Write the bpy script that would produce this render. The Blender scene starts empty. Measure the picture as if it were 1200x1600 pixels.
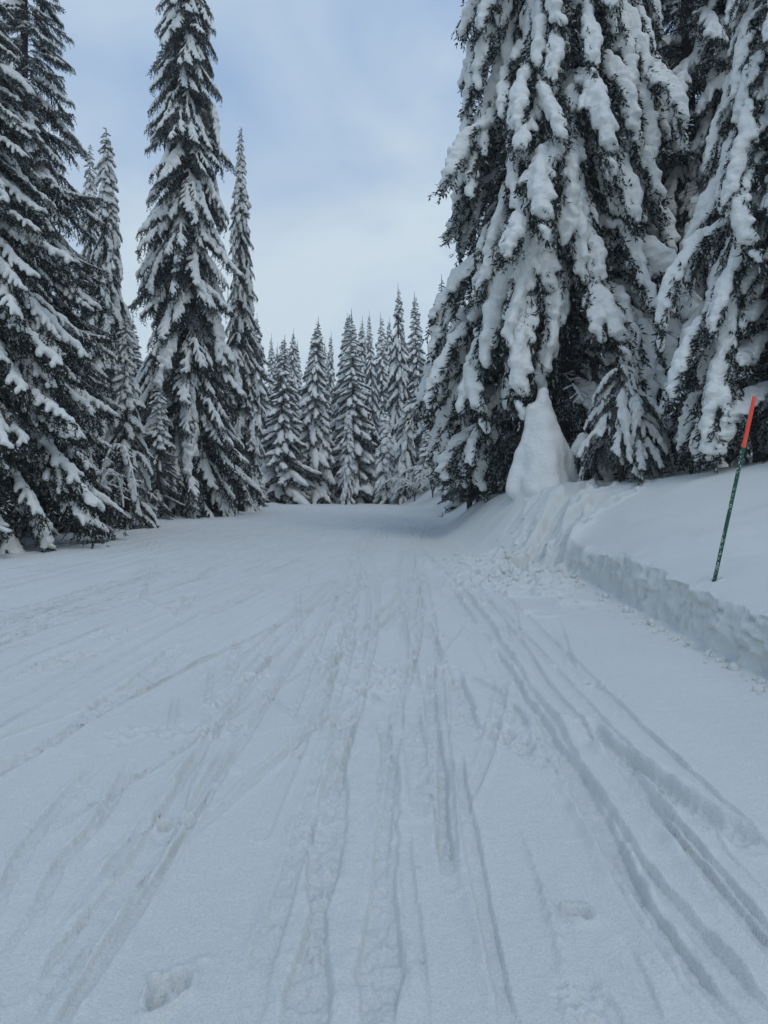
import bpy, math, random
import numpy as np
from mathutils import Matrix, Vector

S = bpy.context.scene
COL = S.collection
R = math.radians
F = 1150.0            # focal length in photo pixels (photo 1200 x 1600)
EYE = 1.6             # camera height above the snow where the photographer stands

# ------------------------------------------------------------------ camera
cam_d = bpy.data.cameras.new('camera')
cam_d.sensor_fit = 'VERTICAL'
cam_d.sensor_height = 24.0
cam_d.lens = 24.0 * F / 1600.0
cam_d.clip_end = 3000
cam_d.clip_start = 0.05
cam = bpy.data.objects.new('camera', cam_d)
COL.objects.link(cam)
cam.location = (0, 0, EYE)
cam.rotation_euler = (R(90), 0, 0)
S.camera = cam

# ------------------------------------------------------------------ sky and sun
SUN_EL, SUN_AZ = R(60), R(148)          # azimuth from +Y (ahead): behind and right of the photographer, high
world = bpy.data.worlds.new('World')
S.world = world
world.use_nodes = True
wn = world.node_tree
wn.nodes.clear()
def wnode(t, **kw):
    n = wn.nodes.new(t)
    for k, v in kw.items():
        setattr(n, k, v)
    return n
w_out = wnode('ShaderNodeOutputWorld')
w_bg = wnode('ShaderNodeBackground')
w_bg.inputs['Strength'].default_value = 0.1
w_sky = wnode('ShaderNodeTexSky', sky_type='NISHITA', sun_disc=False)
w_sky.sun_elevation = SUN_EL
w_sky.sun_rotation = SUN_AZ
w_sky.air_density = 1.0
w_sky.dust_density = 2.0
w_tc = wnode('ShaderNodeTexCoord')
w_map = wnode('ShaderNodeMapping')
w_map.inputs['Scale'].default_value = (1.0, 1.0, 1.7)
w_map.inputs['Rotation'].default_value = (0.2, 0.5, 0.3)
w_n1 = wnode('ShaderNodeTexNoise')
w_n1.inputs['Scale'].default_value = 2.6
w_n1.inputs['Detail'].default_value = 5
w_n1.inputs['Roughness'].default_value = 0.5
w_n1.inputs['Distortion'].default_value = 0.35
w_r1 = wnode('ShaderNodeValToRGB')
w_r1.color_ramp.elements[0].position = 0.34
w_r1.color_ramp.elements[0].color = (3.25, 4.75, 7.25, 1)     # thin grey-blue veil
w_r1.color_ramp.elements[1].position = 0.70
w_r1.color_ramp.elements[1].color = (6.6, 7.8, 8.6, 1)    # thicker white cloud
w_mix = wnode('ShaderNodeMix', data_type='RGBA')
w_mix.inputs['Factor'].default_value = 0.88
L = wn.links.new
L(w_tc.outputs['Generated'], w_map.inputs['Vector'])
L(w_map.outputs['Vector'], w_n1.inputs['Vector'])
w_sep = wnode('ShaderNodeSeparateXYZ')
w_m1 = wnode('ShaderNodeMath', operation='MULTIPLY_ADD')     # the veil thickens towards the horizon
w_m1.inputs[1].default_value = -0.7
w_m1.inputs[2].default_value = 0.31
w_m1.use_clamp = False
w_m2 = wnode('ShaderNodeMath', operation='ADD')
L(w_tc.outputs['Generated'], w_sep.inputs['Vector'])
L(w_sep.outputs['Z'], w_m1.inputs[0])
L(w_n1.outputs['Fac'], w_m2.inputs[0])
L(w_m1.outputs[0], w_m2.inputs[1])
L(w_m2.outputs[0], w_r1.inputs['Fac'])
L(w_sky.outputs['Color'], w_mix.inputs['A'])
L(w_r1.outputs['Color'], w_mix.inputs['B'])
L(w_mix.outputs['Result'], w_bg.inputs['Color'])
L(w_bg.outputs['Background'], w_out.inputs['Surface'])

sun_d = bpy.data.lights.new('sun', 'SUN')
sun_d.energy = 0.55
sun_d.angle = R(24)
sun_d.color = (1.0, 0.96, 0.91)
sun = bpy.data.objects.new('sun', sun_d)
COL.objects.link(sun)
_sv = Vector((math.sin(SUN_AZ) * math.cos(SUN_EL), math.cos(SUN_AZ) * math.cos(SUN_EL), math.sin(SUN_EL)))
sun.rotation_euler = _sv.to_track_quat('Z', 'Y').to_euler()
sun.location = (0, 0, 40)

S.view_settings.view_transform = 'Standard'
S.view_settings.look = 'None'
S.view_settings.exposure = 0.07
S.view_settings.gamma = 1.0
S.view_settings.use_curve_mapping = False
S.cycles.use_denoising = True
S.cycles.max_bounces = 5
S.cycles.diffuse_bounces = 4
S.cycles.glossy_bounces = 1

# ------------------------------------------------------------------ materials
def mat(name):
    m = bpy.data.materials.new(name)
    m.use_nodes = True
    nt = m.node_tree
    return m, nt, nt.nodes['Principled BSDF']
def noise(nt, scale, detail=3, rough=0.55, coord='Object'):
    tc = nt.nodes.new('ShaderNodeTexCoord')
    n = nt.nodes.new('ShaderNodeTexNoise')
    n.inputs['Scale'].default_value = scale
    n.inputs['Detail'].default_value = detail
    n.inputs['Roughness'].default_value = rough
    nt.links.new(tc.outputs[coord], n.inputs['Vector'])
    return n
def ramp(nt, src, p0, c0, p1, c1):
    r = nt.nodes.new('ShaderNodeValToRGB')
    r.color_ramp.elements[0].position = p0
    r.color_ramp.elements[0].color = (*c0, 1)
    r.color_ramp.elements[1].position = p1
    r.color_ramp.elements[1].color = (*c1, 1)
    nt.links.new(src, r.inputs['Fac'])
    return r
def bump(nt, src, strength, dist, prev=None):
    b = nt.nodes.new('ShaderNodeBump')
    b.inputs['Strength'].default_value = strength
    b.inputs['Distance'].default_value = dist
    nt.links.new(src, b.inputs['Height'])
    if prev:
        nt.links.new(prev.outputs['Normal'], b.inputs['Normal'])
    return b

# snow on the ground: white, granular
M_SNOW, nt, bs = mat('piste_snow')
n1 = noise(nt, 0.9, 4)
rc = ramp(nt, n1.outputs['Fac'], 0.3, (0.675, 0.69, 0.655), 0.7, (0.715, 0.73, 0.695))
nt.links.new(rc.outputs['Color'], bs.inputs['Base Color'])
bs.inputs['Roughness'].default_value = 0.75
bs.inputs['Specular IOR Level'].default_value = 0.25
g1 = noise(nt, 120, 3, 0.75)
gm = nt.nodes.new('ShaderNodeMix'); gm.data_type = 'RGBA'; gm.blend_type = 'MULTIPLY'
gm.inputs['Factor'].default_value = 1.0
gr = ramp(nt, g1.outputs['Fac'], 0.32, (0.86, 0.865, 0.87), 0.68, (1.08, 1.08, 1.08))
nt.links.new(rc.outputs['Color'], gm.inputs['A'])
nt.links.new(gr.outputs['Color'], gm.inputs['B'])
nt.links.new(gm.outputs['Result'], bs.inputs['Base Color'])
n2 = noise(nt, 46, 4, 0.65)
n3 = noise(nt, 170, 3, 0.7)
b1 = bump(nt, n2.outputs['Fac'], 0.55, 0.014)
b2 = bump(nt, n3.outputs['Fac'], 0.6, 0.006, b1)
nt.links.new(b2.outputs['Normal'], bs.inputs['Normal'])

# snow lying on the boughs
M_LOAD, nt, bs = mat('bough_snow')
n1 = noise(nt, 3.0, 3)
rc = ramp(nt, n1.outputs['Fac'], 0.3, (0.83, 0.84, 0.80), 0.7, (0.90, 0.905, 0.865))
nt.links.new(rc.outputs['Color'], bs.inputs['Base Color'])
bs.inputs['Roughness'].default_value = 0.8
bs.inputs['Specular IOR Level'].default_value = 0.2
n2 = noise(nt, 14, 5, 0.62)
n3 = noise(nt, 60, 3, 0.62)
b1 = bump(nt, n2.outputs['Fac'], 0.7, 0.06)
b2 = bump(nt, n3.outputs['Fac'], 0.7, 0.025, b1)
nt.links.new(b2.outputs['Normal'], bs.inputs['Normal'])

M_NEEDLE, nt, bs = mat('spruce_needles')
n1 = noise(nt, 5.0, 2)
rc = ramp(nt, n1.outputs['Fac'], 0.3, (0.016, 0.021, 0.017), 0.75, (0.040, 0.050, 0.036))
nt.links.new(rc.outputs['Color'], bs.inputs['Base Color'])
bs.inputs['Roughness'].default_value = 0.75
bs.inputs['Specular IOR Level'].default_value = 0.15

M_FROST, nt, bs = mat('snow_dusted_needles')
n1 = noise(nt, 22.0, 2)
rc = ramp(nt, n1.outputs['Fac'], 0.35, (0.16, 0.18, 0.18), 0.65, (0.66, 0.69, 0.71))
nt.links.new(rc.outputs['Color'], bs.inputs['Base Color'])
bs.inputs['Roughness'].default_value = 0.85
bs.inputs['Specular IOR Level'].default_value = 0.15

M_BARK, nt, bs = mat('spruce_bark')
n1 = noise(nt, 9.0, 5, 0.7)
rc = ramp(nt, n1.outputs['Fac'], 0.35, (0.035, 0.030, 0.026), 0.7, (0.12, 0.10, 0.085))
nt.links.new(rc.outputs['Color'], bs.inputs['Base Color'])
bs.inputs['Roughness'].default_value = 0.9
b1 = bump(nt, n1.outputs['Fac'], 0.6, 0.03)
nt.links.new(b1.outputs['Normal'], bs.inputs['Normal'])

def paint(name, col, col2):
    m, nt, bs = mat(name)
    n = noise(nt, 16, 4, 0.6)
    rc = ramp(nt, n.outputs['Fac'], 0.35, col, 0.75, col2)
    nt.links.new(rc.outputs['Color'], bs.inputs['Base Color'])
    bs.inputs['Roughness'].default_value = 0.5
    return m
M_GREEN = paint('green_plastic', (0.004, 0.062, 0.030), (0.008, 0.095, 0.048))
M_ORANGE = paint('orange_red_paint', (0.86, 0.065, 0.030), (0.92, 0.12, 0.06))

# ------------------------------------------------------------------ small numeric helpers
def hash2(i, j, seed):
    n = (i.astype(np.int64) * 374761393 + j.astype(np.int64) * 668265263 + seed * 974711) & 0xFFFFFFFF
    n = ((n ^ (n >> 13)) * 1274126177) & 0xFFFFFFFF
    n = (n ^ (n >> 16)) & 0xFFFFFF
    return n / float(0xFFFFFF)
def vnoise(x, y, seed=0):
    xi, yi = np.floor(x), np.floor(y)
    fx, fy = x - xi, y - yi
    fx = fx * fx * fx * (fx * (fx * 6 - 15) + 10)
    fy = fy * fy * fy * (fy * (fy * 6 - 15) + 10)
    a, b = hash2(xi, yi, seed), hash2(xi + 1, yi, seed)
    c, d = hash2(xi, yi + 1, seed), hash2(xi + 1, yi + 1, seed)
    return (a + (b - a) * fx) * (1 - fy) + (c + (d - c) * fx) * fy - 0.5
def fbm(x, y, seed=0, octv=3, gain=0.5):
    s, a, f = 0.0, 1.0, 1.0
    for k in range(octv):
        s = s + a * vnoise(x * f + 17.3 * k, y * f - 9.1 * k, seed + k * 31)
        a *= gain
        f *= 2.03
    return s
def sstep(t):
    t = np.clip(t, 0, 1)
    return t * t * (3 - 2 * t)

def mesh_np(name, v, faces, mats, midx=None, smooth=True):
    """faces: (n,4) or (n,3) int array"""
    me = bpy.data.meshes.new(name)
    v = np.asarray(v, np.float32)
    faces = np.asarray(faces, np.int32)
    n, k = faces.shape
    me.vertices.add(len(v))
    me.vertices.foreach_set('co', v.ravel())
    me.loops.add(n * k)
    me.loops.foreach_set('vertex_index', faces.ravel())
    me.polygons.add(n)
    me.polygons.foreach_set('loop_start', np.arange(0, n * k, k, dtype=np.int32))
    if midx is not None:
        me.polygons.foreach_set('material_index', np.asarray(midx, np.int32))
    me.polygons.foreach_set('use_smooth', np.full(n, smooth, bool))
    for m in mats:
        me.materials.append(m)
    me.update(calc_edges=True)
    return me
def add(name, data, parent=None, **props):
    o = bpy.data.objects.new(name, data)
    COL.objects.link(o)
    if parent is not None:
        o.parent = parent
    for k, v in props.items():
        o[k] = v
    return o

# ------------------------------------------------------------------ terrain
BASE_Y = np.array([-200, 0, 28, 34, 40, 46, 70, 400.])
BASE_Z = np.array([-6, 0, 1.54, 1.84, 2.06, 2.10, 1.7, 1.0])
_ys = np.linspace(-200, 400, 2401)
_zs = np.interp(_ys, BASE_Y, BASE_Z)
_k = np.ones(9) / 9
_zs[8:-8] = np.convolve(_zs, _k, 'same')[8:-8]
def base(Y):
    return np.interp(Y, _ys, _zs)
EDGE_Y = [-50, 10, 15, 18, 24, 28, 32, 36, 41, 60]
EDGE_X = [-8.6, -8.6, -8.5, -7.7, -7.6, -6.6, -6.0, -5.7, -6.0, -8]

BANK = np.array([
    (3.0, -6, 0.25), (3.0, 0, .40), (3.0, 4, .58), (3.0, 5.7, .70), (3.27, 7.3, .84), (3.0, 8.5, .87), (3.0, 10, .95), (3.1, 12, 1.05),
    (4.6, 9, 1.22), (4.3, 11, 1.42), (5.2, 11, 1.72), (6.3, 12, 2.33), (4.9, 14, 2.2), (3.9, 16, 2.2), (3.0, 20, 2.02), (3.2, 15, 2.12), (2.6, 16.2, 2.06), (2.0, 16.8, 1.95), (2.3, 14.2, 1.75), (2.3, 21, 2.05), (8, 14, 2.5),
    (7, 18, 2.55), (5, 20, 2.4), (3.2, 25, 2.25), (3.0, 30, 2.5), (2.6, 38, 2.9), (2.0, 44, 2.9), (8, 30, 2.8), (8, 44, 3.2),
    (10, 10, 2.7), (13, 20, 2.9), (6.2, 8, 1.45), (6, 4, 1.0), (8, -4, 1.0), (14, 0, 2.5), (14, 34, 3.1), (20, 20, 3.1)], float)
def _tps_fit(P, lam=0.02):
    n = len(P)
    d = np.linalg.norm(P[:, None, :2] - P[None, :, :2], axis=2)
    K = np.where(d > 0, d * d * np.log(d + 1e-9), 0) + lam * np.eye(n)
    Q = np.c_[np.ones(n), P[:, :2]]
    A = np.block([[K, Q], [Q.T, np.zeros((3, 3))]])
    return np.linalg.solve(A, np.r_[P[:, 2], 0, 0, 0])
_TW = _tps_fit(BANK)
def bank(X, Y):
    X = np.clip(X, -2, 20)
    Y2 = np.clip(Y, -6, 46)
    s = _TW[-3] + _TW[-2] * X + _TW[-1] * Y2
    for (px, py, _), w in zip(BANK, _TW[:-3]):
        r2 = (X - px) ** 2 + (Y2 - py) ** 2 + 1e-9
        s = s + w * 0.5 * r2 * np.log(r2)
    return s
def bank_weight(X, Y):
    near = 1 - sstep((Y - 11.8) / 2.2)                 # 1 where the cut edge of the bank is crisp
    jag = 0.16 * vnoise(Y * 1.1, Y * 0 + 3.3, 5) + 0.10 * vnoise(Y * 3.3, Y * 0 + 1.7, 6)
    xr = np.interp(Y, [0, 12, 13, 15, 17, 20, 24, 28, 32, 38, 44], [2.93, 2.93, 2.5, 1.5, 1.1, 1.3, 2.0, 2.1, 1.7, .7, .3]) + jag * near
    wid = 0.12 + 0.08 * vnoise(Y * 2.3, X * 0 + 5, 9) + (1 - near) * 1.6
    wid = wid * near + wid * (1 - near)
    u = (X - xr) / np.maximum(wid, 0.06)
    lin = np.clip(u, 0, 1)
    return np.where(near > .5, 0.55 * lin + 0.45 * sstep(u), sstep(u)), near, xr
def ground0(X, Y):
    """ground without the small marks"""
    X = np.asarray(X, float); Y = np.asarray(Y, float)
    z = base(Y) + 0.05 * fbm(X * .22, Y * .22, 11, 2)
    ex = np.interp(Y, EDGE_Y, EDGE_X) + 0.35 * fbm(Y * .6, Y * 0 + 2, 12, 2)
    t = ex - X
    lip = 0.10 * np.exp(-((t - 0.1) / 0.35) ** 2)
    drop = sstep((t - .2) / 2.2) * 0.75
    z = z + lip - drop + 0.25 * fbm(X * .8, Y * .8, 13, 2) * sstep(t / 1.5)
    w, near, xr = bank_weight(X, Y)
    b = bank(X, Y) + 0.10 * fbm(X * .55, Y * .55, 14, 2) + 0.03 * fbm(X * 1.6, Y * 1.6, 24, 2)
    # rounded upper lip of the cut
    lipd = (X - xr)
    b = b - near * (0.08 * np.exp(-np.clip(lipd, 0, 9) / 0.22) - .08)
    return z + np.maximum(b - z, 0.0) * w
def gz(x, y):
    return float(ground0(np.array([x]), np.array([y]))[0])
def px2xy(px, py):
    """a point of the piste seen at a photo pixel (the piste carries it)"""
    v = (py - 800.0) / F
    Y = 1.6 / (v + 0.055)
    for _ in range(12):
        Y = (EYE - base(Y)) / max(v, -0.02) if False else 0.5 * Y + 0.5 * (EYE - (base(Y) - 0.055 * Y)) / (v + 0.055)
    return (px - 600.0) / F * Y, Y

# grid: rows get wider apart with distance
def rows():
    ys = list(np.geomspace(-400, -3, 26)) if False else list(-np.geomspace(400, 2.5, 26))
    y = -1.5
    while y < 1.7:
        ys.append(y); y += 0.12
    while y < 48:
        ys.append(y); y += (0.0030 if y < 4.5 or y > 16 else 0.0019) * max(y, 2.0) + 0.002
    while y < 700:
        ys.append(y); y *= 1.06
    return np.array(ys)
ROW = rows()
u_in = np.linspace(-1, 1, 660)
def xs_for(Y):
    hw = 0.57 * np.maximum(Y, 1.2) + 0.8
    hw = np.minimum(hw, 30)
    outer = np.geomspace(0.02, 1, 26)
    return hw, outer
NR = len(ROW)
hw, outer = xs_for(ROW)
Xin = u_in[None, :] * hw[:, None]
Xr_ = hw[:, None] + outer[None, :] * (500 - hw[:, None]) * 1.0
GX = np.concatenate([-Xr_[:, ::-1], Xin, Xr_], axis=1)
GY = np.repeat(ROW[:, None], GX.shape[1], axis=1)
# finer columns where the cut face of the bank runs
_xr = bank_weight(GX, GY)[2]
_dl = GX - _xr - .08
GX = _xr + .08 + _dl * (1 - .72 * np.exp(-(_dl / .22) ** 2) * (sstep((GY - 3) / 1.5) * (1 - sstep((GY - 11.5) / 2))))
GZ = ground0(GX, GY)

# ---- marks in the snow
def path_field(pts, pad):
    """row slice, signed lateral distance, along-parameter 0..1 and arc length for a polyline"""
    pts = np.asarray(pts, float)
    lo, hi = pts[:, 1].min() - pad, pts[:, 1].max() + pad
    i0, i1 = np.searchsorted(ROW, lo), np.searchsorted(ROW, hi)
    if i1 <= i0 + 1:
        return None
    X, Y = GX[i0:i1], GY[i0:i1]
    xlo, xhi = pts[:, 0].min() - pad, pts[:, 0].max() + pad
    cols = np.where((X.max(0) >= xlo) & (X.min(0) <= xhi))[0]
    if len(cols) < 2:
        return None
    sl = (slice(i0, i1), slice(cols[0], cols[-1] + 1))
    X, Y = GX[sl], GY[sl]
    best = np.full(X.shape, 1e9); side = np.zeros(X.shape); al = np.zeros(X.shape)
    seg = np.linalg.norm(np.diff(pts, axis=0), axis=1)
    cum = np.r_[0, np.cumsum(seg)]
    for k in range(len(pts) - 1):
        a, b = pts[k], pts[k + 1]
        d = b - a
        L2 = d @ d + 1e-12
        t = ((X - a[0]) * d[0] + (Y - a[1]) * d[1]) / L2
        tc = np.clip(t, 0, 1)
        dx, dy = X - (a[0] + tc * d[0]), Y - (a[1] + tc * d[1])
        dist = np.hypot(dx, dy)
        cr = (d[0] * (Y - a[1]) - d[1] * (X - a[0])) / math.sqrt(L2)
        m = dist < best
        best = np.where(m, dist, best)
        side = np.where(m, np.sign(cr), side)
        al = np.where(m, cum[k] + tc * seg[k], al)
    return sl, X, Y, best, side, al, cum[-1]
def spline(pts, n=40):
    p = np.asarray(pts, float)
    if len(p) < 3:
        return p
    t = np.linspace(0, len(p) - 1, n)
    out = []
    for tt in t:
        i = min(int(tt), len(p) - 2); f = tt - i
        p0, p1, p2, p3 = p[max(i - 1, 0)], p[i], p[i + 1], p[min(i + 2, len(p) - 1)]
        out.append(0.5 * ((2 * p1) + (-p0 + p2) * f + (2 * p0 - 5 * p1 + 4 * p2 - p3) * f ** 2 + (-p0 + 3 * p1 - 3 * p2 + p3) * f ** 3))
    return np.array(out)
_ts = [100]
def groove(pts, w=.06, depth=.02, berm=.008, bermw=None, churn=0.0, edge=.12, fade=.25, px=True, sides=(1, 1), flat=True, wob=0.3):
    """a pressed track: flat floor, soft walls, thrown-up rims, broken lumps in it"""
    _ts[0] += 7
    s = _ts[0]
    if px:
        pts = [px2xy(*p) for p in pts]
    pts = spline(pts, 26 if px else 13) if len(pts) > 2 else np.asarray(pts, float)
    depth, berm, churn = depth * .78, berm * .85, churn * .9
    bermw = bermw or w * .7
    r = path_field(pts, w * 3 + bermw * 3 + .05)
    if r is None:
        return
    sl, X, Y, dist, side, al, Lt = r
    # wandering width
    ww = w * (1 + wob * vnoise(al * 2.2, al * 0 + s, s) * 1.6 + wob * .6 * vnoise(al * 9, al * 0 + s, s + 1))
    en = np.clip(np.minimum(al, Lt - al) / max(fade * min(Lt, 2.0), 1e-3), 0, 1)
    # beyond the end caps, dist handles the fall-off
    amp = (0.25 + 0.75 * sstep(en)) * (1 + .5 * vnoise(al * 1.3, al * 0 + 2.2, s + 2))
    q = dist / np.maximum(ww, 1e-3)
    prof = 1 - sstep((q - (1 - edge)) / (2 * edge)) if flat else np.exp(-q * q * 1.4)
    dz = -depth * prof
    bm = np.exp(-((dist - ww - bermw * .6) / bermw) ** 2) * (1 - prof)
    sd = np.where(side > 0, sides[0], sides[1])
    dz = dz + berm * bm * sd * (1 + 1.2 * vnoise(X * 9, Y * 9, s + 3))
    if churn:
        cm = np.exp(-(q / 1.25) ** 4)
        dz = dz + churn * cm * (.8 * fbm(X * 16, Y * 11, s + 4, 3, .7) + 1.1 * np.clip(vnoise(X * 40, Y * 30, s + 5), 0, 1))
    GZ[sl] += dz * amp
def ridge(pts, w=.05, h=.015, **k):
    groove(pts, w=w, depth=-h, berm=0, flat=False, **k)
def churn_zone(px, py, rx, ry, amp, freq=14, rot=0.0, world=False):
    _ts[0] += 7
    s = _ts[0]
    x, y = (px, py) if world else px2xy(px, py)
    pad = max(rx, ry) * 1.8
    r = path_field([(x, y), (x + 1e-3, y + 1e-3)], pad)
    if r is None:
        return
    sl, X, Y, *_ = r
    c, sn = math.cos(rot), math.sin(rot)
    a, b = (X - x) * c + (Y - y) * sn, -(X - x) * sn + (Y - y) * c
    q = np.sqrt((a / rx) ** 2 + (b / ry) ** 2) + .5 * fbm(X * 3, Y * 3, s + 1, 2)
    m = 1 - sstep((q - .6) / .5)
    n = fbm(X * freq, Y * freq, s, 3, .6)
    n2 = np.clip(vnoise(X * freq * 2.1, Y * freq * 1.8, s + 3), 0, 1)
    GZ[sl] += m * amp * (n * 1.3 + n2 * 1.5 - .15)
def dent(px, py, r=.08, depth=.04, rim=.012, world=False, elong=1.0, rot=0.0):
    _ts[0] += 7
    s = _ts[0]
    x, y = (px, py) if world else px2xy(px, py)
    f = path_field([(x, y), (x + 1e-3, y + 1e-3)], r * 3.2 * max(1, elong))
    if f is None:
        return
    sl, X, Y, *_ = f
    c, sn = math.cos(rot), math.sin(rot)
    a, b = ((X - x) * c + (Y - y) * sn) / elong, -(X - x) * sn + (Y - y) * c
    q = np.hypot(a, b) / r * (1 + .5 * fbm(X * 2.2 / r * .3 + s, Y * 2.2 / r * .3, s, 2))
    GZ[sl] += -depth * (1 - sstep((q - .55) / .5)) + rim * np.exp(-((q - 1.15) / .3) ** 2) * (1 + 1.5 * vnoise(X / r, Y / r, s + 1))

# overall unevenness of the groomed surface
near_m = np.exp(-np.clip(GY - 30, 0, 99) / 15)
road = 1 - bank_weight(GX, GY)[0]
GZ += near_m * (0.006 * fbm(GX * 3.1, GY * 2.3, 40, 3) + 0.004 * fbm(GX * 19, GY * 15, 41, 2)) * (0.4 + .6 * road)
# faint parallel combing of the left half (many skis, one direction)
lat = GX - 0.16 * GY
comb = fbm(lat * 5.5, GY * .16, 42, 3, .62) + .6 * fbm((GX + .12 * GY) * 4.5, GY * .2, 43, 2)
GZ += road * sstep((1.4 - GX) / 2.5) * sstep((GY - 3.2) / 4) * near_m * 0.024 * comb

# -- the pair of wide ski tracks on the right
groove([(636, 838), (700, 900), (752, 968), (812, 1062), (868, 1150), (925, 1262), (985, 1392), (1060, 1505), (1130, 1600)], w=.05, depth=.022, berm=.030, bermw=.032, churn=.010, sides=(1.0, .5), fade=.1)
groove([(700, 925), (760, 1010), (830, 1120), (905, 1230), (975, 1340), (1050, 1440), (1130, 1545), (1185, 1610)], w=.075, depth=.028, berm=.028, bermw=.030, churn=.012, sides=(1, .6), fade=.12, edge=.12)
ridge([(716, 905), (775, 985), (850, 1092), (920, 1200)], w=.045, h=.028)
groove([(720, 890), (800, 990), (860, 1075), (930, 1150), (1010, 1250), (1090, 1350), (1170, 1450), (1240, 1530)], w=.035, depth=.022, berm=.012, churn=.004, fade=.1)
groove([(905, 1128), (960, 1168), (1020, 1215), (1080, 1262), (1140, 1300), (1182, 1322)], w=.075, depth=.085, berm=.030, bermw=.05, churn=.03, sides=(.6, 1.2), fade=.06, edge=.35)
groove([(995, 1235), (1035, 1280), (1080, 1330), (1140, 1410), (1215, 1500)], w=.055, depth=.03, berm=.016, churn=.012, fade=.15)
groove([(815, 1290), (840, 1370), (865, 1450), (890, 1550)], w=.022, depth=-.022, berm=0, churn=.015, fade=.3, flat=False)
churn_zone(905, 1565, .09, .10, .03, 16)
groove([(900, 1555), (930, 1580), (945, 1620)], w=.05, depth=.02, berm=.012, churn=.02)
groove([(970, 1480), (1000, 1545), (1020, 1610)], w=.035, depth=.012, berm=.006)
# -- centre tracks
groove([(556, 888), (548, 930), (543, 985), (536, 1035)], w=.075, depth=.035, berm=.012, churn=.045, fade=.12)
groove([(566, 885), (575, 930), (573, 990), (560, 1040)], w=.03, depth=.022, berm=.010, churn=.012, fade=.12)
groove([(540, 1112), (530, 1170), (520, 1250), (507, 1340), (497, 1430), (485, 1520), (475, 1610)], w=.055, depth=.026, berm=.014, churn=.030, fade=.06, wob=.5)
groove([(520, 1130), (490, 1230), (468, 1320), (440, 1410), (410, 1500), (390, 1600)], w=.03, depth=.015, berm=.010, churn=.02, wob=.6)
groove([(572, 1120), (566, 1200), (556, 1330), (545, 1450), (530, 1600)], w=.04, depth=-.013, berm=0, flat=False, churn=.004)
groove([(598, 1130), (606, 1200), (606, 1280), (600, 1380), (596, 1480), (590, 1610)], w=.052, depth=.024, berm=.014, churn=.022, fade=.06, wob=.5)
groove([(642, 1118), (650, 1180), (655, 1240), (662, 1266)], w=.055, depth=.022, berm=.014, churn=.018, fade=.1)
groove([(628, 1290), (640, 1400), (650, 1500), (658, 1600)], w=.03, depth=.010, berm=.006)
groove([(690, 1005), (694, 1080), (704, 1180), (720, 1290), (742, 1410), (762, 1520), (782, 1610)], w=.060, depth=-.016, berm=0, flat=False, churn=.005)
groove([(676, 1040), (672, 1100), (682, 1180), (690, 1280), (700, 1360)], w=.04, depth=.034, berm=.010, churn=.018, fade=.1)
groove([(716, 1180), (728, 1270), (748, 1380), (768, 1480), (795, 1600)], w=.030, depth=.028, berm=.012, churn=.004, fade=.1)
groove([(704, 1045), (718, 1090), (728, 1150)], w=.07, depth=.035, berm=.02, churn=.02)
groove([(710, 1050), (760, 1075), (800, 1105), (812, 1140)], w=.06, depth=.03, berm=.018, churn=.025)
groove([(722, 1110), (770, 1140), (810, 1165), (850, 1195)], w=.07, depth=.022, berm=.02, churn=.05)
churn_zone(820, 1160, .16, .12, .035, 14)
churn_zone(690, 1000, .08, .06, .06, 20)
# -- cross marks in the middle
groove([(470, 1022), (520, 1052), (560, 1078), (597, 1100)], w=.05, depth=.020, berm=.020, churn=.008, fade=.1, sides=(.3, 1.2))
groove([(488, 1012), (530, 1035), (590, 1050), (640, 1058), (665, 1070)], w=.06, depth=.022, berm=.015, churn=.05)
churn_zone(598, 1070, .26, .20, .040, 15, .4)
churn_zone(545, 1040, .22, .14, .040, 16)
groove([(405, 1075), (440, 1105), (480, 1132)], w=.018, depth=.012, berm=.008)
groove([(640, 1106), (560, 1118), (500, 1132), (420, 1140)], w=.016, depth=.014, berm=.008)
groove([(466, 924), (466, 965), (470, 1006)], w=.030, depth=.024, berm=.014)
groove([(500, 985), (470, 1020), (458, 1050)], w=.022, depth=.014, berm=.012)
groove([(480, 1040), (530, 1070), (590, 1090)], w=.022, depth=.016, berm=.010)
groove([(445, 980), (420, 1010), (415, 1030), (440, 1010)], w=.035, depth=.018, berm=.012, churn=.02)
groove([(432, 1022), (400, 1050), (380, 1062)], w=.05, depth=.02, berm=.016, churn=.045)
churn_zone(395, 1058, .20, .10, .035, 15, .7)
groove([(398, 1050), (375, 1080), (352, 1120)], w=.025, depth=.015, berm=.01)
groove([(385, 985), (368, 1015), (362, 1045), (345, 1075)], w=.04, depth=.02, berm=.014, churn=.035)
churn_zone(340, 1100, .16, .3, .02, 16)
groove([(332, 1030), (326, 1090), (322, 1150)], w=.02, depth=.012, berm=.008)
groove([(275, 1085), (268, 1130)], w=.02, depth=.016, berm=.01)
churn_zone(255, 1145, .38, .22, .030, 13)
churn_zone(345, 1138, .22, .16, .030, 15)
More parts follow.
